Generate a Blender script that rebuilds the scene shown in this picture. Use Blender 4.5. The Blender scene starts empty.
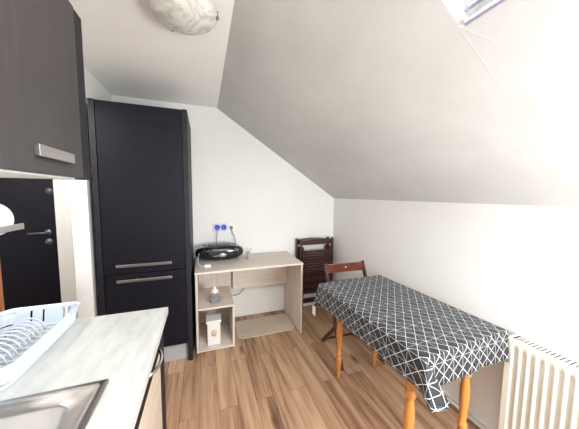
import bpy, bmesh, math, random
from mathutils import Vector, Matrix
random.seed(4)
PI = math.pi
C = bpy.context.scene.collection
sc = bpy.context.scene

# ------------------------------------------------------------------ materials
def mat(name, col, rough=.5, metal=0, var=0, vscale=(6, 6, 6), spec=.5, bump=0, bscale=60, coat=0, alpha=1, trans=0, emit=0, vcol=None):
    m = bpy.data.materials.new(name); m.use_nodes = True
    nt = m.node_tree; b = nt.nodes['Principled BSDF']
    b.inputs['Base Color'].default_value = (*col, 1)
    b.inputs['Roughness'].default_value = rough
    b.inputs['Metallic'].default_value = metal
    b.inputs['Specular IOR Level'].default_value = spec
    b.inputs['Coat Weight'].default_value = coat
    b.inputs['Alpha'].default_value = alpha
    b.inputs['Transmission Weight'].default_value = trans
    if emit:
        b.inputs['Emission Color'].default_value = (*col, 1); b.inputs['Emission Strength'].default_value = emit
    tc = nt.nodes.new('ShaderNodeTexCoord')
    if var:
        mp = nt.nodes.new('ShaderNodeMapping'); mp.inputs['Scale'].default_value = vscale
        n = nt.nodes.new('ShaderNodeTexNoise'); n.inputs['Scale'].default_value = 1; n.inputs['Detail'].default_value = 6
        n.inputs['Roughness'].default_value = .6
        r = nt.nodes.new('ShaderNodeMix'); r.data_type = 'RGBA'
        c2 = vcol if vcol else tuple(max(0, x * (1 - var)) for x in col)
        r.inputs['A'].default_value = (*c2, 1); r.inputs['B'].default_value = (*col, 1)
        mr = nt.nodes.new('ShaderNodeMapRange'); mr.inputs['From Min'].default_value = .35; mr.inputs['From Max'].default_value = .65
        nt.links.new(tc.outputs['Object'], mp.inputs['Vector']); nt.links.new(mp.outputs['Vector'], n.inputs['Vector'])
        nt.links.new(n.outputs['Fac'], mr.inputs['Value']); nt.links.new(mr.outputs['Result'], r.inputs['Factor'])
        nt.links.new(r.outputs['Result'], b.inputs['Base Color'])
    if bump:
        n = nt.nodes.new('ShaderNodeTexNoise'); n.inputs['Scale'].default_value = bscale; n.inputs['Detail'].default_value = 4
        bp = nt.nodes.new('ShaderNodeBump'); bp.inputs['Strength'].default_value = bump; bp.inputs['Distance'].default_value = .01
        nt.links.new(tc.outputs['Object'], n.inputs['Vector']); nt.links.new(n.outputs['Fac'], bp.inputs['Height'])
        nt.links.new(bp.outputs['Normal'], b.inputs['Normal'])
    return m

M = {}
M['wall'] = mat('painted_plaster_white', (.86, .855, .835), .85, var=.05, vscale=(1.2, 1.2, 1.2), bump=.12, bscale=9, spec=.2)
M['slope'] = mat('painted_plaster_slope_shaded', (.655, .655, .645), .8, var=.12, vscale=(1.2, 1.2, 3), bump=.45, bscale=3.0, spec=.2)  # greyer than the walls: the slope's shade is put into the base colour
M['ceil'] = mat('painted_plaster_ceiling', (.93, .925, .90), .85, var=.04, vscale=(2, 2, 2), bump=.05, bscale=12, spec=.2)
M['white'] = mat('white_paint', (.86, .85, .83), .4)
M['darkwood'] = mat('dark_wenge_laminate', (.0085, .0075, .0145), .5, var=.35, vscale=(3, 3, 60), spec=.22)
M['darkedge'] = mat('dark_grey_edge', (.016, .0155, .020), .55, spec=.3, var=.2, vscale=(3, 3, 40))
M['beigelam'] = mat('light_oak_laminate', (.62, .52, .42), .45, var=.14, vscale=(4, 4, 60))
M['desk'] = mat('pale_oak_board', (.76, .675, .59), .5, var=.16, vscale=(2, 40, 40))
M['deskv'] = mat('pale_oak_board_upright', (.76, .67, .60), .5, var=.16, vscale=(40, 40, 2.5))
M['plinth'] = mat('grey_plinth', (.42, .42, .43), .5)
M['steel'] = mat('brushed_steel', (.62, .60, .58), .3, 1, var=.12, vscale=(4, 4, 200))
M['sinksteel'] = mat('sink_steel', (.44, .42, .41), .28, 1, var=.1, vscale=(3, 40, 3))
M['chrome'] = mat('chrome', (.75, .75, .74), .15, 1)
M['gunmetal'] = mat('dark_nickel', (.16, .16, .17), .35, .8)
M['worktop'] = mat('worktop_pale_marble', (.56, .565, .54), .35, var=.12, vscale=(28, 7, 10), vcol=(.45, .455, .435))
M['plastic'] = mat('white_plastic', (.60, .66, .74), .35)
M['orange'] = mat('orange_pine', (.62, .25, .055), .4, var=.4, vscale=(14, 14, 2.5), coat=.3)
M['hallwood'] = mat('orange_varnished_wood', (.62, .24, .09), .4, var=.3, vscale=(14, 14, 2))
M['mahog'] = mat('mahogany_stain', (.06, .014, .014), .35, var=.4, vscale=(8, 8, 8), coat=.3)
M['redbrown'] = mat('red_brown_stain', (.17, .035, .02), .35, var=.4, vscale=(8, 8, 8), coat=.3)
M['door'] = mat('navy_black_steel', (.004, .004, .010), .5, spec=.3)
M['rad'] = mat('radiator_enamel', (.70, .685, .61), .3)
M['black'] = mat('black_plastic', (.012, .013, .018), .25)
M['blackgloss'] = mat('glossy_black', (.006, .007, .011), .1, coat=.5)
M['silver'] = mat('silver_plastic', (.5, .5, .52), .3, .6)
M['bluesock'] = mat('blue_cover', (.08, .13, .62), .4)
M['lilac'] = mat('lilac_plate', (.62, .62, .82), .4)
M['green'] = mat('olive_green', (.25, .28, .06), .5)
M['cable'] = mat('grey_cable', (.12, .12, .12), .5)
M['whitecable'] = mat('white_cable', (.8, .8, .8), .5)
M['mug'] = mat('white_ceramic', (.85, .83, .80), .25)
M['glassy'] = mat('clear_glass', (.85, .9, .92), .05, trans=.85)
M['mug2'] = mat('grey_marking', (.42, .44, .47), .35)
M['paper'] = mat('white_paper', (.88, .88, .88), .9)
M['gold'] = mat('pale_gold_print', (.70, .58, .42), .6)
M['framep'] = mat('plum_grey_frame', (.30, .29, .38), .4)
M['brass'] = mat('brass_clip', (.35, .27, .12), .3, 1)
M['winpane'] = mat('clear_pane', (.9, .95, 1), .02, alpha=.12)

def floor_mat():
    m = bpy.data.materials.new('oak_laminate_floor'); m.use_nodes = True
    nt = m.node_tree; N = nt.nodes; L = nt.links; b = N['Principled BSDF']
    tc = N.new('ShaderNodeTexCoord'); mp = N.new('ShaderNodeMapping'); mp.inputs['Rotation'].default_value = (0, 0, PI / 2)
    mp.inputs['Location'].default_value = (.31, .05, 0)
    br = N.new('ShaderNodeTexBrick'); br.offset = .37; br.inputs['Scale'].default_value = 1
    br.inputs['Brick Width'].default_value = 1.25; br.inputs['Row Height'].default_value = .125
    br.inputs['Mortar Size'].default_value = .0012; br.inputs['Mortar Smooth'].default_value = .1; br.inputs['Bias'].default_value = 0
    br.inputs['Color1'].default_value = (0, 0, 0, 1); br.inputs['Color2'].default_value = (1, 1, 1, 1); br.inputs['Mortar'].default_value = (.5, .5, .5, 1)
    L.new(tc.outputs['Object'], mp.inputs['Vector']); L.new(mp.outputs['Vector'], br.inputs['Vector'])
    # grain stretched along the planks, shifted per plank
    sep = N.new('ShaderNodeSeparateColor'); L.new(br.outputs['Color'], sep.inputs['Color'])
    comb = N.new('ShaderNodeCombineXYZ')
    mul = N.new('ShaderNodeMath'); mul.operation = 'MULTIPLY'; mul.inputs[1].default_value = 37; L.new(sep.outputs['Red'], mul.inputs[0]); L.new(mul.outputs[0], comb.inputs['Z'])
    add = N.new('ShaderNodeVectorMath'); add.operation = 'ADD'; L.new(tc.outputs['Object'], add.inputs[0]); L.new(comb.outputs[0], add.inputs[1])
    g = N.new('ShaderNodeMapping'); g.inputs['Scale'].default_value = (30, 1.7, 1); L.new(add.outputs[0], g.inputs['Vector'])
    n1 = N.new('ShaderNodeTexNoise'); n1.inputs['Scale'].default_value = 1; n1.inputs['Detail'].default_value = 7; n1.inputs['Distortion'].default_value = .6; L.new(g.outputs[0], n1.inputs['Vector'])
    g2 = N.new('ShaderNodeMapping'); g2.inputs['Scale'].default_value = (7, .9, 1); L.new(add.outputs[0], g2.inputs['Vector'])
    n2 = N.new('ShaderNodeTexNoise'); n2.inputs['Scale'].default_value = 1; n2.inputs['Detail'].default_value = 3; n2.inputs['Distortion'].default_value = 1.2; L.new(g2.outputs[0], n2.inputs['Vector'])
    # knots
    g3 = N.new('ShaderNodeMapping'); g3.inputs['Scale'].default_value = (5.2, 1.9, 1); L.new(add.outputs[0], g3.inputs['Vector'])
    vo = N.new('ShaderNodeTexVoronoi'); vo.inputs['Scale'].default_value = 1; L.new(g3.outputs[0], vo.inputs['Vector'])
    kr = N.new('ShaderNodeMapRange'); kr.inputs['From Min'].default_value = .03; kr.inputs['From Max'].default_value = .17; L.new(vo.outputs['Distance'], kr.inputs['Value'])
    ramp = N.new('ShaderNodeValToRGB'); e = ramp.color_ramp.elements
    e[0].position = .30; e[0].color = (.12, .058, .032, 1); e[1].position = .66; e[1].color = (.52, .345, .215, 1)
    x = ramp.color_ramp.elements.new(.47); x.color = (.36, .212, .122, 1)
    mixf = N.new('ShaderNodeMath'); mixf.operation = 'MULTIPLY_ADD'; mixf.inputs[1].default_value = .55; L.new(n1.outputs['Fac'], mixf.inputs[0])
    h = N.new('ShaderNodeMath'); h.operation = 'MULTIPLY'; h.inputs[1].default_value = .45; L.new(n2.outputs['Fac'], h.inputs[0]); L.new(h.outputs[0], mixf.inputs[2])
    pl = N.new('ShaderNodeMath'); pl.operation = 'MULTIPLY_ADD'; pl.inputs[1].default_value = .16; L.new(sep.outputs['Red'], pl.inputs[0]); L.new(mixf.outputs[0], pl.inputs[2])
    sb = N.new('ShaderNodeMath'); sb.operation = 'SUBTRACT'; sb.inputs[1].default_value = .075; L.new(pl.outputs[0], sb.inputs[0]); L.new(sb.outputs[0], ramp.inputs['Fac'])
    mk = N.new('ShaderNodeMix'); mk.data_type = 'RGBA'; mk.inputs['A'].default_value = (.11, .05, .025, 1); L.new(kr.outputs['Result'], mk.inputs['Factor']); L.new(ramp.outputs['Color'], mk.inputs['B'])
    mm = N.new('ShaderNodeMix'); mm.data_type = 'RGBA'; mm.inputs['B'].default_value = (.13, .07, .04, 1); L.new(br.outputs['Fac'], mm.inputs['Factor']); L.new(mk.outputs['Result'], mm.inputs['A'])
    L.new(mm.outputs['Result'], b.inputs['Base Color']); b.inputs['Roughness'].default_value = .42
    return m
M['floor'] = floor_mat()

def cloth_mat():
    m = bpy.data.materials.new('black_cloth_white_triangles'); m.use_nodes = True
    nt = m.node_tree; N = nt.nodes; L = nt.links; b = N['Principled BSDF']
    uv = N.new('ShaderNodeUVMap'); uv.uv_map = 'flat'
    sep = N.new('ShaderNodeSeparateXYZ'); L.new(uv.outputs[0], sep.inputs[0])
    def math_(op, a, bb=None):
        n = N.new('ShaderNodeMath'); n.operation = op
        for i, v in enumerate((a, bb)):
            if v is None: continue
            if isinstance(v, (int, float)): n.inputs[i].default_value = v
            else: L.new(v, n.inputs[i])
        return n.outputs[0]
    def family(expr, period, w):
        f = math_('FRACT', math_('DIVIDE', expr, period))
        d = math_('MINIMUM', f, math_('SUBTRACT', 1, f))
        return math_('LESS_THAN', d, w / period)
    X, Y = sep.outputs['X'], sep.outputs['Y']
    a = family(math_('ADD', X, Y), .062, .0018)
    c = family(math_('SUBTRACT', X, Y), .062, .0018)
    d = family(X, .062, .0012)
    e = family(Y, .124, .0012)
    tot = math_('MAXIMUM', math_('MAXIMUM', a, c), math_('MAXIMUM', math_('MULTIPLY', d, .6), math_('MULTIPLY', e, .6)))
    mx = N.new('ShaderNodeMix'); mx.data_type = 'RGBA'; mx.inputs['A'].default_value = (.013, .015, .020, 1); mx.inputs['B'].default_value = (.66, .68, .70, 1)
    L.new(tot, mx.inputs['Factor']); L.new(mx.outputs['Result'], b.inputs['Base Color'])
    b.inputs['Roughness'].default_value = .48; b.inputs['Sheen Weight'].default_value = .05
    n = N.new('ShaderNodeTexNoise'); n.inputs['Scale'].default_value = 14; n.inputs['Detail'].default_value = 3
    bp = N.new('ShaderNodeBump'); bp.inputs['Strength'].default_value = .25; bp.inputs['Distance'].default_value = .01
    tc = N.new('ShaderNodeTexCoord'); L.new(tc.outputs['Object'], n.inputs['Vector']); L.new(n.outputs['Fac'], bp.inputs['Height']); L.new(bp.outputs['Normal'], b.inputs['Normal'])
    return m
M['cloth'] = cloth_mat()

def mat_alabaster():
    m = bpy.data.materials.new('swirled_alabaster_glass'); m.use_nodes = True
    nt = m.node_tree; N = nt.nodes; L = nt.links; b = N['Principled BSDF']
    tc = N.new('ShaderNodeTexCoord'); w = N.new('ShaderNodeTexNoise'); w.inputs['Scale'].default_value = 9; w.inputs['Distortion'].default_value = 2.5; w.inputs['Detail'].default_value = 2
    r = N.new('ShaderNodeValToRGB'); e = r.color_ramp.elements
    e[0].position = .4; e[0].color = (.52, .51, .465, 1); e[1].position = .58; e[1].color = (.70, .69, .65, 1)
    L.new(tc.outputs['Object'], w.inputs['Vector']); L.new(w.outputs['Fac'], r.inputs['Fac']); L.new(r.outputs['Color'], b.inputs['Base Color'])
    b.inputs['Roughness'].default_value = .18
    return m
M['alabaster'] = mat_alabaster()

# ------------------------------------------------------------------ mesh helpers
def rootloc(o):
    v = Vector((0, 0, 0))
    while o: v += o.location; o = o.parent
    return v
class MB:
    def __init__(s): s.bm = bmesh.new()
    def box(s, x0, x1, y0, y1, z0, z1, bev=0, seg=2):
        t = bmesh.new(); bmesh.ops.create_cube(t, size=1)
        for v in t.verts:
            v.co = Vector(((x0 + x1) / 2 + v.co.x * (x1 - x0), (y0 + y1) / 2 + v.co.y * (y1 - y0), (z0 + z1) / 2 + v.co.z * (z1 - z0)))
        if bev: bmesh.ops.bevel(t, geom=t.edges[:], offset=bev, segments=seg, affect='EDGES', profile=.5)
        return s._in(t)
    def obox(s, p0, p1, w, t_, up=(0, 0, 1), bev=0):      # bar from p0 to p1, w across, t_ along 'up'
        p0, p1 = Vector(p0), Vector(p1); d = (p1 - p0); L = d.length; d.normalize()
        up = Vector(up); side = d.cross(up).normalized(); u2 = side.cross(d).normalized()
        t = bmesh.new(); bmesh.ops.create_cube(t, size=1); mid = (p0 + p1) / 2
        for v in t.verts: v.co = mid + d * v.co.x * L + side * v.co.y * w + u2 * v.co.z * t_
        if bev: bmesh.ops.bevel(t, geom=t.edges[:], offset=bev, segments=2, affect='EDGES', profile=.5)
        return s._in(t)
    def tube(s, pts, r, n=10, cap=True):
        pts = [Vector(p) for p in pts]; t = bmesh.new(); rings = []
        up = Vector((0, 0, 1))
        for i, p in enumerate(pts):
            d = (pts[min(i + 1, len(pts) - 1)] - pts[max(i - 1, 0)]).normalized()
            a = d.cross(up)
            if a.length < .05: a = d.cross(Vector((1, 0, 0)))
            a.normalize(); b = d.cross(a).normalized()
            rr = r[i] if isinstance(r, (list, tuple)) else r
            rings.append([t.verts.new(p + (a * math.cos(2 * PI * k / n) + b * math.sin(2 * PI * k / n)) * rr) for k in range(n)])
        for A, B_ in zip(rings, rings[1:]):
            for k in range(n): t.faces.new((A[k], A[(k + 1) % n], B_[(k + 1) % n], B_[k]))
        if cap: t.faces.new(rings[0][::-1]); t.faces.new(rings[-1])
        for f in t.faces: f.smooth = True
        return s._in(t)
    def lathe(s, prof, c=(0, 0, 0), n=32, axis='z', sx=1, sy=1):
        t = bmesh.new(); c = Vector(c); rings = []
        for r, z in prof:
            ring = []
            for k in range(n):
                a = 2 * PI * k / n; p = Vector((r * math.cos(a) * sx, r * math.sin(a) * sy, z))
                if axis == 'y': p = Vector((p.x, p.z, p.y))
                if axis == 'x': p = Vector((p.z, p.x, p.y))
                ring.append(t.verts.new(c + p))
            rings.append(ring)
        for A, B_ in zip(rings, rings[1:]):
            for k in range(n): t.faces.new((A[k], A[(k + 1) % n], B_[(k + 1) % n], B_[k]))
        if prof[0][0] > 1e-6: t.faces.new(rings[0][::-1])
        if prof[-1][0] > 1e-6: t.faces.new(rings[-1])
        bmesh.ops.remove_doubles(t, verts=t.verts[:], dist=1e-6)
        for f in t.faces: f.smooth = True
        return s._in(t)
    def poly(s, pts, ext):                                # planar outline extruded by vector
        t = bmesh.new(); vs = [t.verts.new(p) for p in pts]; f = t.faces.new(vs)
        r = bmesh.ops.extrude_face_region(t, geom=[f]); bmesh.ops.translate(t, verts=[v for v in r['geom'] if isinstance(v, bmesh.types.BMVert)], vec=ext)
        return s._in(t)
    def _in(s, t):
        bmesh.ops.recalc_face_normals(t, faces=t.faces[:])
        me = bpy.data.meshes.new('t'); t.to_mesh(me); s.bm.from_mesh(me); t.free(); bpy.data.meshes.remove(me); return s
    def xf(s, m): bmesh.ops.transform(s.bm, matrix=m, verts=s.bm.verts[:]); return s
    def build(s, name, m, parent=None, label=None, world=True):
        me = bpy.data.meshes.new(name)
        if parent and world: bmesh.ops.translate(s.bm, verts=s.bm.verts[:], vec=-rootloc(parent))
        s.bm.to_mesh(me); s.bm.free(); me.materials.append(m)
        o = bpy.data.objects.new(name, me); C.objects.link(o); o.parent = parent
        if label: o['label'] = label
        return o
def tag(o, label, cat, group=None, kind=None):
    o['label'] = label; o['category'] = cat
    if group: o['group'] = group
    if kind: o['kind'] = kind
    return o
def thing(name, label, cat, loc, rz=0, group=None):
    o = bpy.data.objects.new(name, None); C.objects.link(o); o.location = loc; o.rotation_euler = (0, 0, rz); o.empty_display_size = .1
    return tag(o, label, cat, group)
def struct(o): o['kind'] = 'structure'; return o
def add_bevel(o, w, seg=2):
    md = o.modifiers.new('bevel', 'BEVEL'); md.width = w; md.segments = seg; md.limit_method = 'ANGLE'
def copy_tree(o, parent=None):
    c = o.copy(); C.objects.link(c); c.parent = parent
    for ch in list(o.children): copy_tree(ch, c)
    return c

# ------------------------------------------------------------------ dimensions
CX, CZ = .156, 2.361          # fold between flat ceiling and slope
WX, KZ = 1.612, 1.400         # knee wall
BY = 2.782                    # back wall
LX = -.80                     # left kitchen wall
RY = -.72                    # rear wall, behind the camera
HX = -2.35                    # far side of the hallway
cam_h = 1.4454

# ------------------------------------------------------------------ shell
struct(MB().box(HX - .1, WX + .12, RY - .1, BY + .12, -.08, 0).build('floor', M['floor']))
struct(MB().box(HX - .1, CX, RY - .1, BY + .12, CZ, CZ + .1).build('ceiling', M['ceil']))
# back wall with gable outline and a hole left for the entry door
DX0, DX1, DH = -2.16, -1.278, 2.04
mb = MB()
mb.poly([(DX1, BY, 0), (WX, BY, 0), (WX, BY, KZ), (CX, BY, CZ), (DX1, BY, CZ)], (0, .12, 0))
mb.box(DX0, DX1, BY, BY + .12, DH, CZ); mb.box(HX - .1, DX0, BY, BY + .12, 0, CZ)
struct(mb.build('wall_back', M['wall']))
struct(MB().box(WX, WX + .12, RY - .1, BY + .12, 0, KZ).build('wall_right', M['wall']))
# sloped ceiling with skylight opening
sl = Vector((WX - CX, 0, KZ - CZ)); SL = sl.length; sd = sl.normalized(); nrm = Vector((sd.z, 0, -sd.x))   # nrm points down into the room
def sp(s_, y, out=0):          # point on the slope, s_ measured down from the fold, out = outward
    return Vector((CX, y, CZ)) + sd * s_ - nrm * out
def slope_slab(mb, s0, s1, y0, y1, o0, o1):
    t = bmesh.new(); vs = [[t.verts.new(sp(s_, y, o)) for s_, y in ((s0, y0), (s1, y0), (s1, y1), (s0, y1))] for o in (o0, o1)]
    t.faces.new(vs[0]); t.faces.new(vs[1][::-1])
    for k in range(4): t.faces.new((vs[0][k], vs[0][(k + 1) % 4], vs[1][(k + 1) % 4], vs[1][k]))
    return mb._in(t)
SK0, SK1, SKY0, SKY1 = .06, .722, -.28, .567
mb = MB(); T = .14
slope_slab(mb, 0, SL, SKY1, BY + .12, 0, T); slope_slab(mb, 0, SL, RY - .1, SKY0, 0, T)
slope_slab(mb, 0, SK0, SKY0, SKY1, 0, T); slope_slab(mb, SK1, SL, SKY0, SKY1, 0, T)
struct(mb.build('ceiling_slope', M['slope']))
def crack(a, b, w=.0016):
    mb = MB(); mb.obox(a, b, w, .0012, up=nrm); return struct(mb.build('trim_2', M['crack']))
M['crack'] = mat('plaster_crack_filler', (.62, .61, .60), .9)
crack(sp(SK1, SKY1 + .004), sp(SK1 + .12, SKY1 + .001)); crack(sp(SK1 + .12, SKY1 + .001), sp(SK1 + .25, SKY1 + .006))
crack(sp(SK1, SKY1 - .002), sp(SK1 + .14, SKY1 - .075)); crack(sp(SK1 + .14, SKY1 - .075), sp(SK1 + .29, SKY1 - .16))
# skylight window
mb = MB(); fw = .05
slope_slab(mb, SK0, SK1, SKY1 - .018, SKY1, .0, .12); slope_slab(mb, SK0, SK1, SKY0, SKY0 + .018, .0, .12); slope_slab(mb, SK0, SK0 + .018, SKY0, SKY1, .0, .12)
struct(mb.build('trim_1', M['white']))
mb = MB()
slope_slab(mb, SK1 - .010, SK1, SKY0 + .018, SKY1 - .018, -.008, .012)
slope_slab(mb, SK1 - .034, SK1 - .024, SKY0 + .018, SKY1 - .018, .02, .03)
slope_slab(mb, SK1 - .085, SK1 - .065, SKY0 + .018, SKY1 - .018, .05, .07)
slope_slab(mb, SK1 - .125, SK1 - .112, SKY0 + .018, SKY1 - .018, .07, .085)
slope_slab(mb, SK0 + .018, SK0 + .06, SKY0 + .018, SKY1 - .018, .05, .1)
wf = struct(mb.build('window_1', M['framep']))
mb = MB(); slope_slab(mb, SK0 + .02, SK1 - .06, SKY0 + .02, SKY1 - .02, .088, .094)
mb.build('pane', M['winpane'], wf)

# left kitchen wall, its passage to the hallway, the stub behind the tall cabinet
LY1, LY2 = 1.30, 2.16
mb = MB(); mb.box(LX - .1, LX, RY - .1, LY1, 0, CZ); mb.box(LX - .1, LX, LY1, LY2, 2.1, CZ); mb.box(LX - .1, LX, LY2, BY, 0, CZ)
struct(mb.build('wall_left', M['wall']))
mb = MB(); mb.box(HX - .1, HX, LY1 - .1, BY, 0, CZ)
struct(mb.build('wall_hall', M['wall']))
struct(MB().box(HX, LX - .1, LY1 - .2, LY1 - .1, 0, CZ).build('wall_hall_near', M['wall']))
# rear wall; its unseen window is added to brighten the right side
mb = MB(); WA, WB, WZ0, WZ1 = .80, 1.45, .80, 1.38
mb.box(LX, WA, RY - .1, RY, 0, CZ); mb.box(WA, WB, RY - .1, RY, 0, WZ0); mb.box(WA, WB, RY - .1, RY, WZ1, 1.50)
mb.box(WB, WX, RY - .1, RY, 0, KZ)
mb.poly([(WA, RY - .1, 1.50), (WB, RY - .1, 1.50), (WA, RY - .1, CZ - (WA - CX) * .66)], (0, .1, 0))
mb.poly([(CX, RY - .1, CZ), (WA, RY - .1, CZ), (WA, RY - .1, CZ - (WA - CX) * .66)], (0, .1, 0))
struct(mb.build('wall_rear', M['wall']))
mb = MB()
for a in ((WA, WA + .05, WZ0, WZ1), (WB - .05, WB, WZ0, WZ1), (WA + .05, WB - .05, WZ0, WZ0 + .05), (WA + .05, WB - .05, WZ1 - .05, WZ1), (1.11, 1.15, WZ0 + .05, WZ1 - .05)):
    mb.box(a[0], a[1], RY - .07, RY - .02, a[2], a[3])
w2 = struct(mb.build('added_window', M['white']))
MB().box(WA + .05, WB - .05, RY - .05, RY - .044, WZ0 + .05, WZ1 - .05).build('pane', M['winpane'], w2)
# skirtings
struct(MB().box(-.09, WX, BY - .014, BY, 0, .055, .003).build('baseboard_back', M['white']))
struct(MB().box(WX - .014, WX, RY, BY - .014, 0, .055, .003).build('baseboard_right', M['white']))

# ------------------------------------------------------------------ hallway
d = thing('door_1', '', '', ((DX0 + DX1) / 2, BY + .03, 0)); 
for k in ('label', 'category'): del d[k]
d['kind'] = 'structure'
MB().box(DX0 + .002, DX1 - .002, BY + .02, BY + .07, .005, DH - .002, .004).build('leaf', M['door'], d)
for z, nm in ((1.454, 'lock'), (.991, 'keyhole')):
    MB().lathe([(0, -.012), (.012, -.012), (.013, -.007), (.027, -.006), (.029, 0)], ((-1.318 if z > 1.2 else -1.345), BY + .02, z), 24, 'y').build(nm, M['gunmetal'], d)
h = MB().lathe([(0, -.012), (.024, -.012), (.027, 0)], (-1.345, BY + .02, 1.078), 24, 'y')
h.tube([(-1.345, BY + .01, 1.078), (-1.345, BY - .035, 1.078), (-1.36, BY - .042, 1.078), (-1.46, BY - .042, 1.076)], .009)
h.build('door_handle', M['gunmetal'], d)
hc = thing('wooden_cupboard', 'orange-brown varnished wooden cupboard in the hallway before the black door', 'cupboard', (-1.42, 1.83, 0))
MB().box(-1.66, -1.195, 1.69, 1.985, .06, 1.22, .006).build('body', M['hallwood'], hc)
MB().box(-1.67, -1.185, 1.67, 1.995, 1.22, 1.245, .004).build('top', M['hallwood'], hc)
MB().box(-1.64, -1.21, 1.70, 1.975, 0, .06).build('plinth', M['hallwood'], hc)
MB().box(-1.65, -1.43, 1.672, 1.69, .1, 1.19, .004).build('door', M['hallwood'], hc)
MB().box(-1.42, -1.205, 1.672, 1.69, .1, 1.19, .004).build('door', M['hallwood'], hc)

# ------------------------------------------------------------------ tall cabinet
TY = 2.146; TX0, TX1, TH = -.762, -.112, 2.112
t = thing('tall_cabinet', 'tall dark wenge two-door cabinet against the back wall, left of the pale desk', 'cabinet', ((TX0 + TX1) / 2, 2.45, 0))
mb = MB(); mb.box(TX0, TX0 + .036, TY, BY - .02, .0, TH); mb.box(TX1 - .036, TX1, TY, BY - .02, 0, TH)
mb.box(TX0 + .036, TX1 - .036, TY + .03, BY - .02, .158, TH); pass
mb.build('carcass', M['darkedge'], t)
a, b = TX0 + .039, TX1 - .039
for (z0, z1), (hz) in (((.160, .812), .765), ((.818, TH - .003), .885)):
    dr = MB().box(a, b, TY + .004, TY + .024, z0, z1, .0015).build('door', M['darkwood'], t)
    hm = MB(); x0, x1 = -.635, -.252
    for xx in (x0 + .13, x1 - .03): hm.box(xx - .006, xx + .006, TY - .024, TY + .004, hz - .005, hz + .005)
    hm.box(x0, x1, TY - .032, TY - .022, hz - .011, hz + .011, .003)
    hm.build('handle', M['steel'], dr, 'brushed steel bar handle')
MB().box(TX0 + .037, TX1 - .037, TY + .045, TY + .06, 0, .156).build('plinth', M['plinth'], t, 'light grey plinth')

# ------------------------------------------------------------------ upper cabinet row
UX = -.44; U0, U1 = 1.495, 2.13
def upper(y0, y1, m, label, hy0, hy1, endw=0):
    u = thing('wall_cabinet', label, 'cabinet', ((UX + LX) / 2, (y0 + y1) / 2, U0), 0)
    mb = MB(); mb.box(LX + .004, UX - .022, y0, y1, U0 + .008, U1 - .002)
    if endw: mb.box(LX + .004, UX - .004, y1 - endw, y1, U0 + .001, U1, .002)
    mb.build('carcass', M['darkedge'], u)
    MB().box(LX + .004, UX - .03, y0 + .002, y1 - endw - .002, U0, U0 + .007).build('underside', M['white'], u, 'white underside')
    dr = MB().box(UX - .02, UX, y0 + .003, y1 - endw - .008, U0 + .004, U1 - .002, .0015).build('door', m, u)
    hm = MB(); zz = 1.562
    hm.box(UX + .010, UX + .017, hy0, hy1, zz - .017, zz + .017, .002)
    hm.box(UX, UX + .011, hy0 + .01, hy0 + .022, zz - .014, zz + .014); hm.box(UX, UX + .011, hy1 - .022, hy1 - .01, zz - .014, zz + .014)
    hm.build('handle', M['steel'], dr, 'flat brushed steel handle')
    return u
M['upperdoor_lit'] = mat('dark_wenge_door_lit', (.052, .045, .046), .42, var=.22, vscale=(3, 60, 5), spec=.35)  # wenge made lighter, the light washing over the door is in the colour
upper(.755, 1.238, M['upperdoor_lit'], 'dark brown wall cabinet with steel handle above the dish rack', .872, 1.065, .064)
upper(.20, .753, M['beigelam'], 'pale oak wall cabinet beside the dark one, at the left picture edge', .36, .58)

# paper roll under the cabinet
p = thing('paper_roll_holder', 'white paper roll on a grey bar hung under the dark wall cabinet', 'paper towel holder', (-.61, .9, 1.48))
MB().lathe([(.02, .79), (.050, .79), (.052, .793), (.052, .975), (.050, .978), (.02, .978)], (-.60, 0, 1.362), 32, 'y').build('paper_roll', M['paper'], p)
mb = MB(); mb.tube([(-.60, .782, 1.362), (-.60, .985, 1.362)], .018, 12)
mb.box(-.625, -.55, .778, .786, 1.325, 1.38, .001); mb.box(-.625, -.595, .778, .786, 1.36, 1.495)
mb.box(-.552, -.544, .78, 1.01, 1.326, 1.345, .002)
mb.build('holder', M['steel'], p, 'grey steel holder with a front bar')

# ------------------------------------------------------------------ base units
WT = .88; WFX = -.176; WEY = 1.292
w = thing('base_cabinet', 'dark-framed kitchen base cabinet with pale doors under the white worktop', 'cabinet', (-.5, .4, 0))
CXF = -.20
mb = MB(); mb.box(LX + .004, CXF - .02, -.71, WEY - .012, .1, WT - .2); mb.box(LX + .004, CXF, WEY - .03, WEY - .01, 0, WT - .032); mb.box(LX + .004, CXF - .02, .86, WEY - .03, WT - .2, WT - .032)
mb.box(CXF - .024, CXF - .0205, -.71, WEY - .03, .1, WT - .032)
mb.build('carcass', M['darkedge'], w)
MB().box(LX + .004, CXF - .06, -.71, WEY - .04, 0, .1).build('plinth', M['plinth'], w)
yy = [(.70, 1.175), (.22, .694), (-.26, .214), (-.70, -.266)]
MB().box(CXF - .02, CXF, 1.178, WEY - .032, .1, WT - .034, .001).build('end_panel', M['darkwood'], w)
for k, (y0, y1) in enumerate(yy):
    dd = MB().box(CXF - .02, CXF, y0, y1, .728, WT - .036, .001).build('drawer_front', M['darkwood'], w)
    yc = (y0 + y1) / 2 + .06
    pts = [(CXF, yc - .085, .80)] + [(CXF + .034 * math.sin(PI * q / 10) ** .6, yc - .085 + .17 * q / 10, .80) for q in range(1, 10)] + [(CXF, yc + .085, .80)]
    MB().tube(pts, .006, 8).build('handle', M['chrome'], dd, 'curved chrome bow handle')
    MB().box(CXF - .02, CXF, y0, y1, .103, .722, .001).build('door', M['beigelam'], w, 'pale oak door')
wt = MB()
SX0, SX1, SY0, SY1 = -.735, -.288, .40, .812          # hole cut for the sink
wt.box(LX + .004, SX0, -.71, WEY, WT - .03, WT); wt.box(SX1, WFX, -.71, WEY, WT - .03, WT)
wt.box(SX0, SX1, SY1, WEY, WT - .03, WT); wt.box(SX0, SX1, -.71, SY0, WT - .03, WT)
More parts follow.
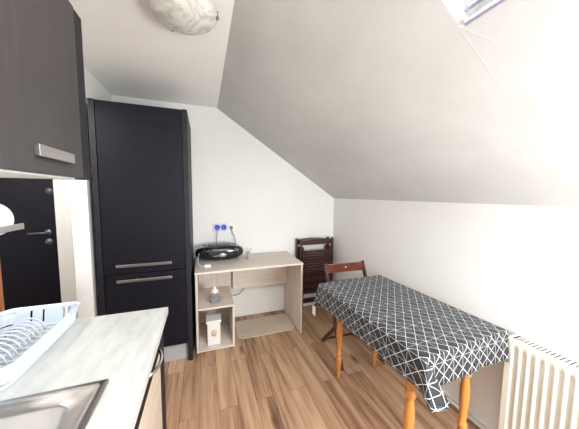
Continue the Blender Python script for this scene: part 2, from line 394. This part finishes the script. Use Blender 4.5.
o = wt.build('worktop', M['worktop']); tag(o, 'white marbled kitchen worktop holding the sink and the dish rack', 'worktop')

# sink
sk = thing('kitchen_sink', 'stainless steel inset sink in the white worktop', 'sink', (-.51, .6, WT))
def rrect(x0, x1, y0, y1, r, n=8):
    out = []
    for cx, cy, a0 in ((x1 - r, y1 - r, 0), (x0 + r, y1 - r, PI / 2), (x0 + r, y0 + r, PI), (x1 - r, y0 + r, 1.5 * PI)):
        for k in range(n + 1): a = a0 + PI / 2 * k / n; out.append((cx + r * math.cos(a), cy + r * math.sin(a)))
    return out
t_ = bmesh.new(); rings = []
for (ins, r, z) in ((-.0, .006, .0005), (.001, .006, .006), (.018, .010, .0075), (.026, .022, .0055), (.036, .028, .0035), (.060, .045, .0025), (.066, .048, .0), (.080, .055, -.13), (.10, .05, -.155), (.17, .03, -.16)):
    rings.append([t_.verts.new((x, y, WT + z)) for x, y in rrect(-.748 + ins, -.277 - ins, .388 + ins, .825 - ins, r)])
for A, B_ in zip(rings, rings[1:]):
    for k in range(len(A)): t_.faces.new((A[k], A[(k + 1) % len(A)], B_[(k + 1) % len(A)], B_[k]))
t_.faces.new(rings[-1])
for f in t_.faces: f.smooth = True
mb = MB(); mb._in(t_); mb.build('basin', M['sinksteel'], sk)
MB().lathe([(0, .004), (.032, .004), (.036, .0)], (-.51, .6, WT - .16), 24).build('drain', M['chrome'], sk)

# dish rack
RX0, RX1, RY0, RY1 = -.780, -.537, .866, 1.284
r_ = thing('dish_rack', 'white plastic dish rack on the far end of the worktop', 'dish rack', ((RX0 + RX1) / 2, 1.07, WT))
zb, zt = WT + .002, WT + .076
def ringpts(ins, r, z, n=8): return [(x, y, z) for x, y in rrect(RX0 - ins * .2, RX1 + ins, RY0 - ins, RY1 + ins * .9, r, n)]
mb = MB(); t_ = bmesh.new()
def loft(t_, rs, close=False):
    R = [[t_.verts.new(p) for p in q] for q in rs]
    for A, B_ in zip(R, R[1:]):
        for k in range(len(A)): t_.faces.new((A[k], A[(k + 1) % len(A)], B_[(k + 1) % len(A)], B_[k]))
    if close: t_.faces.new(R[0][::-1])
    return R
loft(t_, [ringpts(0, .035, zb), ringpts(.001, .035, zb + .010), ringpts(-.002, .035, zb + .010), ringpts(-.003, .035, zb + .003), ringpts(-.022, .03, zb + .003), ringpts(-.022, .03, zb), ringpts(0, .035, zb)])
for f in t_.faces: f.smooth = False
mb._in(t_)
# upper band and rim
t_ = bmesh.new()
loft(t_, [ringpts(.010, .037, zb + .060), ringpts(.013, .038, zt), ringpts(.020, .042, zt + .002), ringpts(.020, .042, zt - .002), ringpts(.015, .04, zt - .003), ringpts(.012, .037, zb + .060), ringpts(.010, .037, zb + .060)])
for f in t_.faces: f.smooth = False
mb._in(t_)
# solid floor and corners
for k in range(10): mb.box(RX0 + .012, RX1 - .015, RY0 + .045 + k * .036, RY0 + .052 + k * .036, zb, zb + .003)
for k in range(3): mb.box(RX0 + .05 + k * .07, RX0 + .058 + k * .07, RY0 + .015, RY1 - .015, zb, zb + .0025)
n = 0
lo = ringpts(.0, .035, zb + .016); hi = ringpts(.011, .037, zb + .058)
L0 = len(lo)
for c in range(4):                                     # closed corners
    for k in range(8):
        i = c * 9 + k
        t_ = bmesh.new(); q = [lo[i], lo[i + 1], hi[i + 1], hi[i]]; vs = [t_.verts.new(x) for x in q]; t_.faces.new(vs)
        mb._in(t_)
def bars(x0, y0, x1, y1, ox, oy, cnt):
    for k in range(cnt + 1):
        f = k / cnt; x = x0 + (x1 - x0) * f; y = y0 + (y1 - y0) * f
        mb.obox((x, y, zb + .008), (x + ox, y + oy, zb + .062), .0085, .003, up=(oy and 0 or 1, 1 if oy else 0, 0))
bars(RX1, RY0 + .035, RX1, RY1 - .035, .011, 0, 15)
bars(RX0, RY0 + .035, RX0, RY1 - .035, -.002, 0, 18)
for (x0, x1, yv, oy) in ((RX0 + .035, RX1 - .035, RY1, .010), (RX0 + .035, RX1 - .035, RY0, -.011)):
    xs = [x0, x0 + .045, x0 + .052, x0 + .085, x0 + .092, x0 + .155, x0 + .162, x1]
    for k in range(0, 8, 2):
        t_ = bmesh.new(); t_.faces.new([t_.verts.new(v) for v in ((xs[k], yv, zb + .006), (xs[k + 1], yv, zb + .006), (xs[k + 1], yv + oy * 1.1, zb + .063), (xs[k], yv + oy * 1.1, zb + .063))]); mb._in(t_)
o = mb.build('basket', M['plastic'], r_)
md = o.modifiers.new('s', 'SOLIDIFY'); md.thickness = .002
mb = MB()
for k in range(13):                                    # plate holders: low arches
    y = RY0 + .07 + k * .024
    pts = [(RX0 + .05 + .115 * q / 12, y, zb + .004 + .052 * math.sin(PI * q / 12) ** .55) for q in range(13)]
    mb.tube(pts, .0032, 6)
mb.build('plate_holder', M['plastic'], r_)

# ------------------------------------------------------------------ desk
DY0, DY1 = 2.216, BY - .02; DA, DB, DT = -.082, .944, .75
dk = thing('desk', 'pale oak desk with open shelves standing against the back wall', 'desk', ((DA + DB) / 2, 2.49, 0))
MB().box(DA - .004, DB + .004, DY0 - .004, DY1, DT - .018, DT, .0012).build('tabletop', M['desk'], dk)
MB().box(DB - .018, DB, DY0 + .002, DY1, 0, DT - .0185, .001).build('side_panel', M['deskv'], dk)
MB().box(DA, DA + .018, DY0 + .002, DY1, 0, DT - .0185, .001).build('side_panel', M['deskv'], dk)
SR = .256
MB().box(SR - .018, SR, DY0 + .002, DY1 - .04, 0, .395, .001).build('divider', M['deskv'], dk)
MB().box(DA + .0185, SR, DY0 + .002, DY1 - .04, .396, .412, .001).build('shelf', M['desk'], dk)
MB().box(DA + .0185, SR - .0185, DY0 + .002, DY1 - .04, 0.004, .02, .001).build('shelf', M['desk'], dk)
MB().box(DA + .0185, .29, DY1 - .039, DY1 - .022, .004, DT - .0185, .001).build('back_panel', M['deskv'], dk)
MB().box(.2905, DB - .0185, DY1 - .10, DY1 - .084, .385, DT - .0185, .001).build('modesty_panel', M['desk'], dk)

# radio
ra = thing('radio', 'black oval portable radio on the left end of the desk', 'radio', (.155, 2.60, DT))
def superell(cx, cy, cz, a, b, c, nx=28, ny=16, ex=.55):
    t = bmesh.new(); bmesh.ops.create_uvsphere(t, u_segments=nx, v_segments=ny, radius=1)
    for v in t.verts:
        x, y, z = v.co; s_ = lambda q, e: math.copysign(abs(q) ** e, q)
        v.co = Vector((cx + a * s_(x, .8), cy + b * s_(y, ex), cz + c * s_(z, .78)))
    for f in t.faces: f.smooth = True
    return t
mb = MB(); mb._in(superell(.155, 2.61, DT + .083, .245, .095, .080)); mb.build('body', M['blackgloss'], ra)
MB().box(.03, .26, 2.57, 2.66, DT + .150, DT + .165, .006).build('cassette_lid', M['black'], ra)
for xx in (.012, .302): MB().lathe([(0, -.010), (.045, -.010), (.053, -.006), (.057, 0)], (xx, 2.540, DT + .08), 28, 'y', 1.1, 1).build('speaker', M['black'], ra)
MB().box(.075, .245, 2.503, 2.522, DT + .112, DT + .130, .004).build('display', M['gunmetal'], ra, 'grey display panel')
MB().lathe([(0, -.008), (.020, -.008), (.023, 0)], (.175, 2.516, DT + .068), 24, 'y', 1.9, 1).build('dial', M['silver'], ra, 'silver control dial')
for k in range(4): MB().box(.078 + k * .015, .088 + k * .015, 2.506, 2.522, DT + .060, DT + .066, .002).build('button', M['silver'], ra)
mb = MB(); mb.tube([(-.03, 2.63, DT + .135), (.0, 2.645, DT + .150), (.157, 2.65, DT + .158), (.31, 2.645, DT + .150), (.34, 2.63, DT + .135)], .007, 8); mb.build('handle', M['black'], ra)
mb = MB(); mb.tube([(-.050, 2.52, DT + .10), (-.062, 2.44, DT + .06), (-.055, 2.40, DT + .02), (-.03, 2.37, DT + .008), (.0, 2.36, DT + .008)], .0035, 6)
mb.box(-.005, .055, 2.335, 2.375, DT + .001, DT + .028, .006)
o = mb.build('power_adapter', M['whitecable']); tag(o, 'white plug adapter with a short cord on the desk in front of the radio', 'adapter')
# small wire ornament right of the radio
mb = MB(); mb.lathe([(0, 0), (.022, 0), (.022, .006), (.006, .009), (.006, .05), (0, .052)], (.438, 2.56, DT + .0005), 16)
for a_ in range(5):
    an = -1.1 + a_ * .55; mb.tube([(.438, 2.56, DT + .04), (.438 + .035 * math.sin(an), 2.56, DT + .075 + .01 * math.cos(an)), (.438 + .05 * math.sin(an), 2.56, DT + .10 + .02 * math.cos(an))], [.003, .005, .002], 6)
o = mb.build('wire_stand', M['silver']); tag(o, 'small silver wire stand on the desk at the right end of the radio', 'ornament')

# sockets and cables
so = thing('wall_socket', 'double wall socket with two round blue covers above the radio', 'socket', (.17, BY, 1.07))
MB().box(.092, .248, BY - .010, BY - .0005, 1.03, 1.112, .003).build('plate', M['lilac'], so)
for x in (.140, .209):
    MB().lathe([(0, -.014), (.022, -.014), (.024, -.02), (.028, -.02), (.031, -.004), (.031, 0)], (x, BY - .006, 1.070), 24, 'y').build('cover', M['bluesock'], so, 'round blue socket cover')
pg = thing('wall_plug', 'small green plug in the pale socket right of the blue ones', 'plug', (.292, BY, 1.066))
MB().box(.255, .335, BY - .010, BY - .0005, 1.026, 1.106, .003).build('plate', M['white'], pg)
MB().lathe([(0, -.035), (.012, -.035), (.017, -.028), (.019, 0)], (.292, BY - .008, 1.066), 16, 'y').build('plug', M['green'], pg)
o = MB().tube([(.292, BY - .034, 1.056), (.300, BY - .045, 1.01), (.318, BY - .05, .98), (.332, BY - .05, .90), (.325, BY - .06, .82), (.30, BY - .07, DT + .004)], .004, 8).build('cable', M['cable'])
tag(o, 'thin dark cable hanging from the green plug down behind the radio', 'cable')
o = MB().tube([(.14, BY - .024, 1.048), (.134, BY - .04, 1.0), (.13, BY - .05, .96), (.12, BY - .06, .85), (.10, BY - .07, DT + .004)], .0035, 8).build('cable', M['cable'])
tag(o, 'thin dark cable from the left blue socket down behind the radio', 'cable')
o = MB().tube([(.405, BY - .008, .42), (.425, BY - .02, .38), (.42, BY - .03, .33), (.38, BY - .03, .285), (.315, BY - .03, .275), (.300, BY - .012, .27)], .004, 8).build('cable', M['cable'])
tag(o, 'loose dark cable looping on the wall under the desk', 'cable')

# jar on the upper shelf
j = thing('glass_jar', 'small clear glass jar with a white lid on the upper desk shelf', 'jar', (.085, 2.33, .412))
MB().lathe([(0, .001), (.030, .001), (.034, .006), (.048, .028), (.052, .05), (.046, .075), (.032, .094), (.030, .10)], (.085, 2.33, .412), 28).build('bowl', M['glassy'], j)
MB().lathe([(0, .10), (.034, .10), (.036, .108), (.030, .125), (.012, .132), (.014, .142), (.010, .152), (0, .154)], (.085, 2.33, .412), 28).build('lid', M['mug'], j, 'white domed lid')
MB().lathe([(0, .004), (.028, .004), (.042, .026), (.045, .045), (0, .047)], (.085, 2.33, .412), 24).build('contents', M['mug2'], j, 'grey contents')
mb = MB(); mb.tube([(.043, 2.31, .43), (.036, 2.30, .47), (.05, 2.31, .51), (.085, 2.31, .525), (.12, 2.31, .51), (.134, 2.30, .47), (.127, 2.31, .43)], .004, 6); mb.build('wire_frame', M['chrome'], j)
# box in the lower shelf
bx = thing('paper_box', 'white cardboard box with a pale gold print in the lower desk compartment', 'box', (.075, 2.33, .02))
MB().box(.012, .128, 2.27, 2.39, .0215, .235, .004).build('body', M['mug'], bx)
MB().box(.002, .138, 2.26, 2.40, .236, .262, .006).build('lid', M['mug'], bx)
mb = MB(); mb.lathe([(0, -.0012), (.026, -.0012), (.026, 0)], (.07, 2.2695, .14), 20, 'y', 1, 1.3); mb.build('print', M['gold'], bx, 'pale gold oval print')

# mat
mb = MB(); t_ = bmesh.new(); rs = rrect(.30, .915, 2.305, 2.655, .06)
A = [t_.verts.new((x, y, .001)) for x, y in rs]; B_ = [t_.verts.new((x, y, .010)) for x, y in rs]
for k in range(len(A)): t_.faces.new((A[k], A[(k + 1) % len(A)], B_[(k + 1) % len(A)], B_[k]))
t_.faces.new(B_); t_.faces.new(A[::-1]); mb._in(t_)
M['mat'] = mat('beige_pile', (.66, .56, .44), .95, var=.15, vscale=(30, 30, 30), bump=.6, bscale=250)
mo = mb.build('floor_mat', M['mat']); tag(mo, 'beige rounded floor mat lying under the desk', 'mat')
mo.rotation_euler = (0, 0, 0)

# ------------------------------------------------------------------ table
TXC, TYC, TROT = 1.151, 1.182, math.radians(2.5)
HA, HB, TZ = .294, .450, .755
tb = thing('dining_table', 'wooden dining table with turned orange pine legs by the right wall', 'table', (TXC, TYC, 0), TROT)
MB().box(-HA, HA, -HB, HB, TZ - .022, TZ, .003).build('tabletop', M['orange'], tb, world=False)
mb = MB()
for s in (-1, 1): mb.box(s * (HA - .05) - .01, s * (HA - .05) + .01, -HB + .07, HB - .07, TZ - .10, TZ - .0225); mb.box(-HA + .06, HA - .06, s * (HB - .05) - .01, s * (HB - .05) + .01, TZ - .10, TZ - .0225)
mb.build('apron', M['orange'], tb, world=False)
lp = [(0, 0), (.016, 0), (.018, .01), (.020, .08), (.025, .15), (.027, .17), (.018, .178), (.018, .186), (.028, .195), (.028, .208), (.018, .217), (.021, .25), (.028, .36), (.027, .42), (.020, .47), (.019, .48), (.029, .49), (.029, .505), (.019, .515), (.019, .53), (.028, .545), (.020, .562), (.027, .60), (.028, .655)]
lp = [(r * .86, z) for r, z in lp]
for lx, ly in ((-.250, -.355), (.145, -.365), (-.150, .385), (.21, .385)):
    if 1:
        m_ = MB().lathe(lp, (lx, ly, 0), 20)
        m_.box(lx - .027, lx + .027, ly - .027, ly + .027, .655, TZ - .023)
        m_.build('leg', M['orange'], tb, world=False)
# tablecloth
OV = .152
def cloth():
    bm = bmesh.new(); uvl = bm.loops.layers.uv.new('flat')
    ax = HA + OV; ay = HB + OV; nx, ny = 76, 108
    rnd = random.Random(7)
    grid = []; flat = {}
    R = .012
    for i in range(nx + 1):
        row = []
        for k in range(ny + 1):
            a = -ax + 2 * ax * i / nx; b = -ay + 2 * ay * k / ny
            da = max(0, abs(a) - HA); db = max(0, abs(b) - HB)
            sx = 1 if a > 0 else -1; sy = 1 if b > 0 else -1
            if da == 0 and db == 0:
                p = Vector((a, b, TZ + .003 + .0012 * math.sin(9 * a + 4 * b) * math.sin(6 * b)))
            elif db == 0 or da == 0:
                dd_ = da + db; q = b if db == 0 else a
                wave = math.sin(q * 21 + (1 if da else 2.3)) * .5 + math.sin(q * 37 + 1.1) * .3
                hang = dd_
                out = min(hang, R) * .8 + .008 * hang / OV + wave * .006 * (hang / OV) ** 1.3
                ends = (abs(q) / (HB if db == 0 else HA)) ** 6
                out += ends * .006 * hang / OV
                if da and sx > 0: out = min(out, .008)
                dz = max(0, hang - R * .6)
                p = Vector((a if db else sx * (HA + out), b if da else sy * (HB + out), TZ + .003 - dz))
            else:
                # corner: cone fold hanging lower
                dd_ = math.hypot(da, db); ph = math.atan2(db, da)
                f = min(1, dd_ / OV)
                fold = math.sin(2 * ph)                 # 1 on the diagonal
                out = min(dd_, R) * .8 + .014 * dd_ / OV + fold ** .6 * .046 * f * (1 if sx < 0 else .2) - .012 * f * math.sin(6 * ph) 
                if sx > 0: out = min(out, .008)
                dz = max(0, dd_ - R * .6)
                dz *= 1.03
                amp = (1 if sy < 0 else .55) if sx < 0 else .12
                K = [(0, -.004, 0), (.18, -.012, .026), (.34, -.010, .044), (.52, .048, .050), (.66, .088, .036), (.80, .050, .016), (1, 0, .008)]
                q = ph / (PI / 2)
                for (q0, x0, y0), (q1, x1, y1) in zip(K, K[1:]):
                    if q <= q1: break
                t_ = (q - q0) / (q1 - q0); t_ = t_ * t_ * (3 - 2 * t_) * .5 + t_ * .5
                ox = x0 + (x1 - x0) * t_; oy = y0 + (y1 - y0) * t_
                g_ = min(1.3, dd_ / OV); dz = min(dz * (1 + .12 * math.sin(PI * min(1, q * 1.15))), .196 + .1 * max(0, dz - .19))
                e_ = min(dd_, R) * .8
                p = Vector((sx * (HA + e_ * math.cos(ph) - ox * g_ * (amp if ox > 0 else 1)), sy * (HB + e_ * math.sin(ph) + oy * g_ * max(amp, .3)), TZ + .003 - dz))
                if sx > 0: p.z = max(p.z, TZ - OV - .008)
                if sx < 0 and sy > 0: p.x -= .030 * g_ * fold
            v = bm.verts.new(p); flat[v] = (a, b); row.append(v)
        grid.append(row)
    for i in range(nx):
        for k in range(ny):
            f = bm.faces.new((grid[i][k], grid[i + 1][k], grid[i + 1][k + 1], grid[i][k + 1])); f.smooth = True
            for l in f.loops: l[uvl].uv = flat[l.vert]
    me = bpy.data.meshes.new('tablecloth'); bm.to_mesh(me); bm.free(); me.materials.append(M['cloth'])
    o = bpy.data.objects.new('tablecloth', me); C.objects.link(o)
    md = o.modifiers.new('s', 'SOLIDIFY'); md.thickness = .0012; md.offset = 1
    return o
cl = cloth(); cl.location = (TXC, TYC, 0); cl.rotation_euler = (0, 0, TROT)
tag(cl, 'black tablecloth with white triangle lines draped over the dining table', 'tablecloth')
MB().xf(Matrix()).box(-HA - .052, -HA - .050, HB - .02, HB + .025, TZ - .235, TZ - .165).build('care_tag', M['paper'], cl, 'white care tag', world=False)

# ------------------------------------------------------------------ chairs
M['chairleg_shaded'] = mat('red_brown_stain_shaded', (.075, .018, .013), .35, var=.4, vscale=(8, 8, 8), coat=.2)  # same red-brown stain, darkened to put the shade below into the colour
def open_chair(m):
    # local: faces -y (towards the table); origin at floor centre
    root = thing('folding_chair', 'open red-brown wooden folding chair at the far end of the table', 'chair', (1.27, 1.80, 0), 0)
    W2 = .20
    for s in (-1, 1):
        MB().obox((s * W2, .135, .80), (s * W2, -.22, 0), .022, .034, up=(0, 1, 0), bev=.004).build('leg', M['chairleg_shaded'], root, world=False)
        MB().obox((s * (W2 - .028), -.19, .43), (s * (W2 - .028), .20, 0), .020, .032, up=(0, 1, 0), bev=.004).build('leg', M['chairleg_shaded'], root, world=False)
    MB().obox((-W2 + .011, .118, .755), (W2 - .011, .118, .755), .018, .075, bev=.006).build('backrest', m, root, world=False)
    MB().obox((-W2 + .011, .083, .63), (W2 - .011, .083, .63), .014, .035, bev=.003).build('back_slat', m, root, world=False)
    mb = MB()
    for k in range(8): mb.box(-W2 + .012, W2 - .012, -.21 + k * .036, -.184 + k * .036, .446, .458, .003)
    mb.box(-W2 + .04, -W2 + .06, -.205, .07, .432, .4455); mb.box(W2 - .06, W2 - .04, -.205, .07, .432, .4455)
    mb.build('seat', m, root, world=False)
    MB().obox((-W2 + .028, .17, .035), (W2 - .028, .17, .035), .012, .02).build('stretcher', M['chairleg_shaded'], root, world=False)
    MB().lathe([(0, -.003), (.007, -.003), (.007, 0)], (0, .109, .76), 12, 'y').build('button', M['paper'], root, 'small white button', world=False)
    return root
ch = open_chair(M['redbrown']); ch.location = (1.262, 1.825, 0); ch.rotation_euler = (0, 0, math.radians(-2))

def folded_chair(m, rear=False):
    root = thing('folded_chair', 'x', 'chair', (0, 0, 0))
    W2 = .215
    for s in (-1, 1):
        MB().box(s * W2 - .011, s * W2 + .011, -.012, .012, 0, .905, .004).build('leg', m, root, world=False)
        MB().box(s * (W2 - .027) - .010, s * (W2 - .027) + .010, -.012, .012, .03, .80, .004).build('leg', m, root, world=False)
    t_ = bmesh.new()
    pts = []
    for q in range(13): f = q / 12; pts.append((-W2 + .012 + (2 * W2 - .024) * f, -.009, .885 + .018 * math.sin(PI * f)))
    pts += [(W2 - .012, -.009, .832), (-W2 + .012, -.009, .832)]
    MB().poly(pts, (0, .018, 0)).build('backrest', m, root, world=False)
    mb = MB()
    z0 = .20 if rear else .50
    for k in range(8): mb.box(-W2 + .0385, W2 - .0385, -.010, -.001, z0 + k * .033, z0 + .029 + k * .033, .002)
    for s in (-1, 1): mb.box(s * (W2 - .06) - .01, s * (W2 - .06) + .01, -.0005, .008, z0, z0 + .26)
    mb.build('seat', m, root, world=False)
    for z in ((.10, .84) if rear else (.10, .24, .32, .40)): MB().box(-W2 + .037, W2 - .037, -.006, .006, z, z + .022).build('stretcher', m, root, world=False)
    return root
fc = folded_chair(M['mahog'])
fr = folded_chair(M['mahog'], True)
specs = [((1.318, 2.655, 0), 0, 'mahogany folding chair folded flat, front one of the stack leaning on the back wall'),
         ((1.330, 2.692, .0), 0, 'mahogany folding chair folded flat, middle one of the stack leaning on the back wall'),
         ((1.292, 2.730, 0), 0, 'mahogany folding chair folded flat, rearmost of the stack against the back wall')]
for k, (loc, tilt, lab) in enumerate(specs):
    c = (fc, fr)[k] if k < 2 else copy_tree(fr)
    c.location = loc; c.rotation_euler = (math.radians(tilt * .5), 0, 0); c['label'] = lab; c['group'] = 'folding chairs stacked against the back wall'

# ------------------------------------------------------------------ radiator
RXF, RXB, RZ0, RZ1 = 1.490, 1.588, .105, .707; RYA, RYB = -.25, .757
rd = thing('radiator', 'white ribbed panel radiator on the right wall beside the table', 'radiator', ((RXF + RXB) / 2, (RYA + RYB) / 2, RZ0))
def ribpanel():
    bm = bmesh.new(); ny = 31 * 8; zs = [RZ0, RZ0 + .012, RZ0 + .03, RZ0 + .045, RZ0 + .055] + [RZ0 + .055 + k * (RZ1 - RZ0 - .12) / 6 for k in range(1, 7)] + [RZ1 - .055, RZ1 - .045, RZ1 - .03, RZ1 - .012, RZ1 - .003]
    G = []
    for i in range(ny + 1):
        y = RYA + .004 + (RYB - RYA - .008) * i / ny; ph = ((RYB - .03 - y) / .0333) % 1
        rib = .5 - .5 * math.cos(2 * PI * ph); rib = min(1, max(0, rib * 1.8 - .4))
        edge = min(1, max(0, (RYB - .022 - y) / .006)) * min(1, max(0, (y - RYA - .022) / .006))
        col = []
        for z in zs:
            mz = min(1, max(0, (z - RZ0 - .03) / .018)) * min(1, max(0, (RZ1 - .03 - z) / .018))
            col.append(bm.verts.new((RXF + .011 * rib * mz * edge, y, z)))
        G.append(col)
    for i in range(ny):
        for k in range(len(zs) - 1):
            f = bm.faces.new((G[i][k], G[i][k + 1], G[i + 1][k + 1], G[i + 1][k])); f.smooth = True
    mb = MB(); mb._in(bm); o = mb.build('front_panel', M['rad'], rd); md = o.modifiers.new('s', 'SOLIDIFY'); md.thickness = .002; md.offset = -1
ribpanel()
MB().box(RXF + .001, RXB, RYB - .004, RYB, RZ0 + .01, RZ1, .0015).build('side_cover', M['rad'], rd)
MB().box(RXF + .001, RXB, RYA, RYA + .004, RZ0 + .01, RZ1, .0015).build('side_cover', M['rad'], rd)
mb = MB(); mb.box(RXF + .0015, RXF + .022, RYA + .005, RYB - .005, RZ1 - .004, RZ1 + .001, .001); mb.box(RXB - .014, RXB, RYA + .005, RYB - .005, RZ1 - .004, RZ1 + .001, .001)
y = RYA + .006
while y < RYB - .02:
    mb.box(RXF + .022, RXB - .014, y, y + .0085, RZ1 - .004, RZ1); y += .0165
mb.box(RXF + .022, RXB - .014, RYB - .04, RYB - .005, RZ1 - .004, RZ1)
mb.build('top_grille', M['rad'], rd)
MB().box(RXB - .006, RXB, RYA + .01, RYB - .01, RZ0, RZ1 - .01).build('back_panel', M['rad'], rd)
MB().box(RXB, WX - .0003, .1, .16, RZ0 + .1, RZ1 - .1).build('bracket', M['rad'], rd)
mb = MB(); mb.tube([(1.575, RYA + .0, .04), (1.575, 2.70, .04)], .009, 10)
o = mb.build('heating_pipe', M['rad']); tag(o, 'thin white heating pipe running along the foot of the right wall', 'pipe')

# ------------------------------------------------------------------ ceiling lamp
LC = Vector((-.077, 1.338, CZ))
lm = thing('ceiling_lamp', 'round swirled alabaster glass lamp on the flat ceiling', 'ceiling lamp', LC)
MB().lathe([(0, -.001), (.12, -.001), (.12, -.022), (.11, -.025), (0, -.025)], LC, 36).build('base_plate', M['white'], lm)
MB().lathe([(.158, -.034), (.162, -.038), (.160, -.044), (.145, -.062), (.115, -.082), (.07, -.096), (.03, -.101), (0, -.102)], LC, 56).build('glass_shade', M['alabaster'], lm)
for k in range(3):
    an = math.radians(-8 + 120 * k)
    px, py = .158 * math.cos(an), .158 * math.sin(an)
    mb = MB(); mb.box(-.004, .006, -.008, .008, -.05, -.024, .002); mb.lathe([(0, -.006), (.006, -.005), (.006, .005), (0, .006)], (.004, 0, -.052), 10)
    mb.obox((.0, 0, -.026), (-.06, 0, -.024), .008, .003)
    mb.xf(Matrix.Translation(LC + Vector((px, py, 0))) @ Matrix.Rotation(an, 4, 'Z')).build('clip', M['brass'], lm, 'small brass clip')

# ------------------------------------------------------------------ lights
def area(name, loc, target, sx, sy, power, col):
    l = bpy.data.lights.new(name, 'AREA'); l.shape = 'RECTANGLE'; l.size = sx; l.size_y = sy; l.energy = power; l.color = col
    o = bpy.data.objects.new(name, l); C.objects.link(o); o.location = loc
    o.rotation_euler = (Vector(target) - Vector(loc)).to_track_quat('-Z', 'Y').to_euler(); return o
sm = sp((SK0 + SK1) / 2, (SKY0 + SKY1) / 2, .03)
area('skylight_daylight', sm, sm + nrm, .78, .56, 25, (.97, .985, 1))
area('rear_window_fill', ((WA + WB) / 2, RY + .01, (WZ0 + WZ1) / 2), ((WA + WB) / 2, 1, (WZ0 + WZ1) / 2), .55, .50, 38, (.975, .99, 1))  # added fill light at the unseen rear window, for the right side
l = bpy.data.lights.new('hall_fill', 'POINT'); l.energy = 22; l.shadow_soft_size = .12; l.color = (1, .97, .93)  # unseen point light added to brighten the hallway
o = bpy.data.objects.new('hall_fill', l); C.objects.link(o); o.location = (-1.25, 1.75, 2.15)
wd = bpy.data.worlds.new('sky'); sc.world = wd; wd.use_nodes = True
bg = wd.node_tree.nodes['Background']; bg.inputs['Color'].default_value = (.93, .96, 1, 1); bg.inputs['Strength'].default_value = 1.3

# ------------------------------------------------------------------ camera
cam = bpy.data.cameras.new('camera'); co = bpy.data.objects.new('camera', cam); C.objects.link(co); sc.camera = co
fwd = Vector((0.3357066, 0.93828174, -0.08323732)).normalized()
rgt = Vector((3.91545424e-03, -1.39715604e-03, 4.22623779e-05)).normalized()
up = rgt.cross(fwd).normalized(); rgt = fwd.cross(up).normalized()
m4 = Matrix((rgt, up, -fwd)).transposed().to_4x4(); m4.translation = (0, 0, cam_h)
co.matrix_world = m4
cam.sensor_width = 36; cam.lens = 240.53 / 579 * 36; cam.clip_start = .02
sc.view_settings.view_transform = 'Standard'; sc.view_settings.look = 'None'; sc.view_settings.gamma = 1; sc.view_settings.use_curve_mapping = False
sc.view_settings.exposure = 0.45
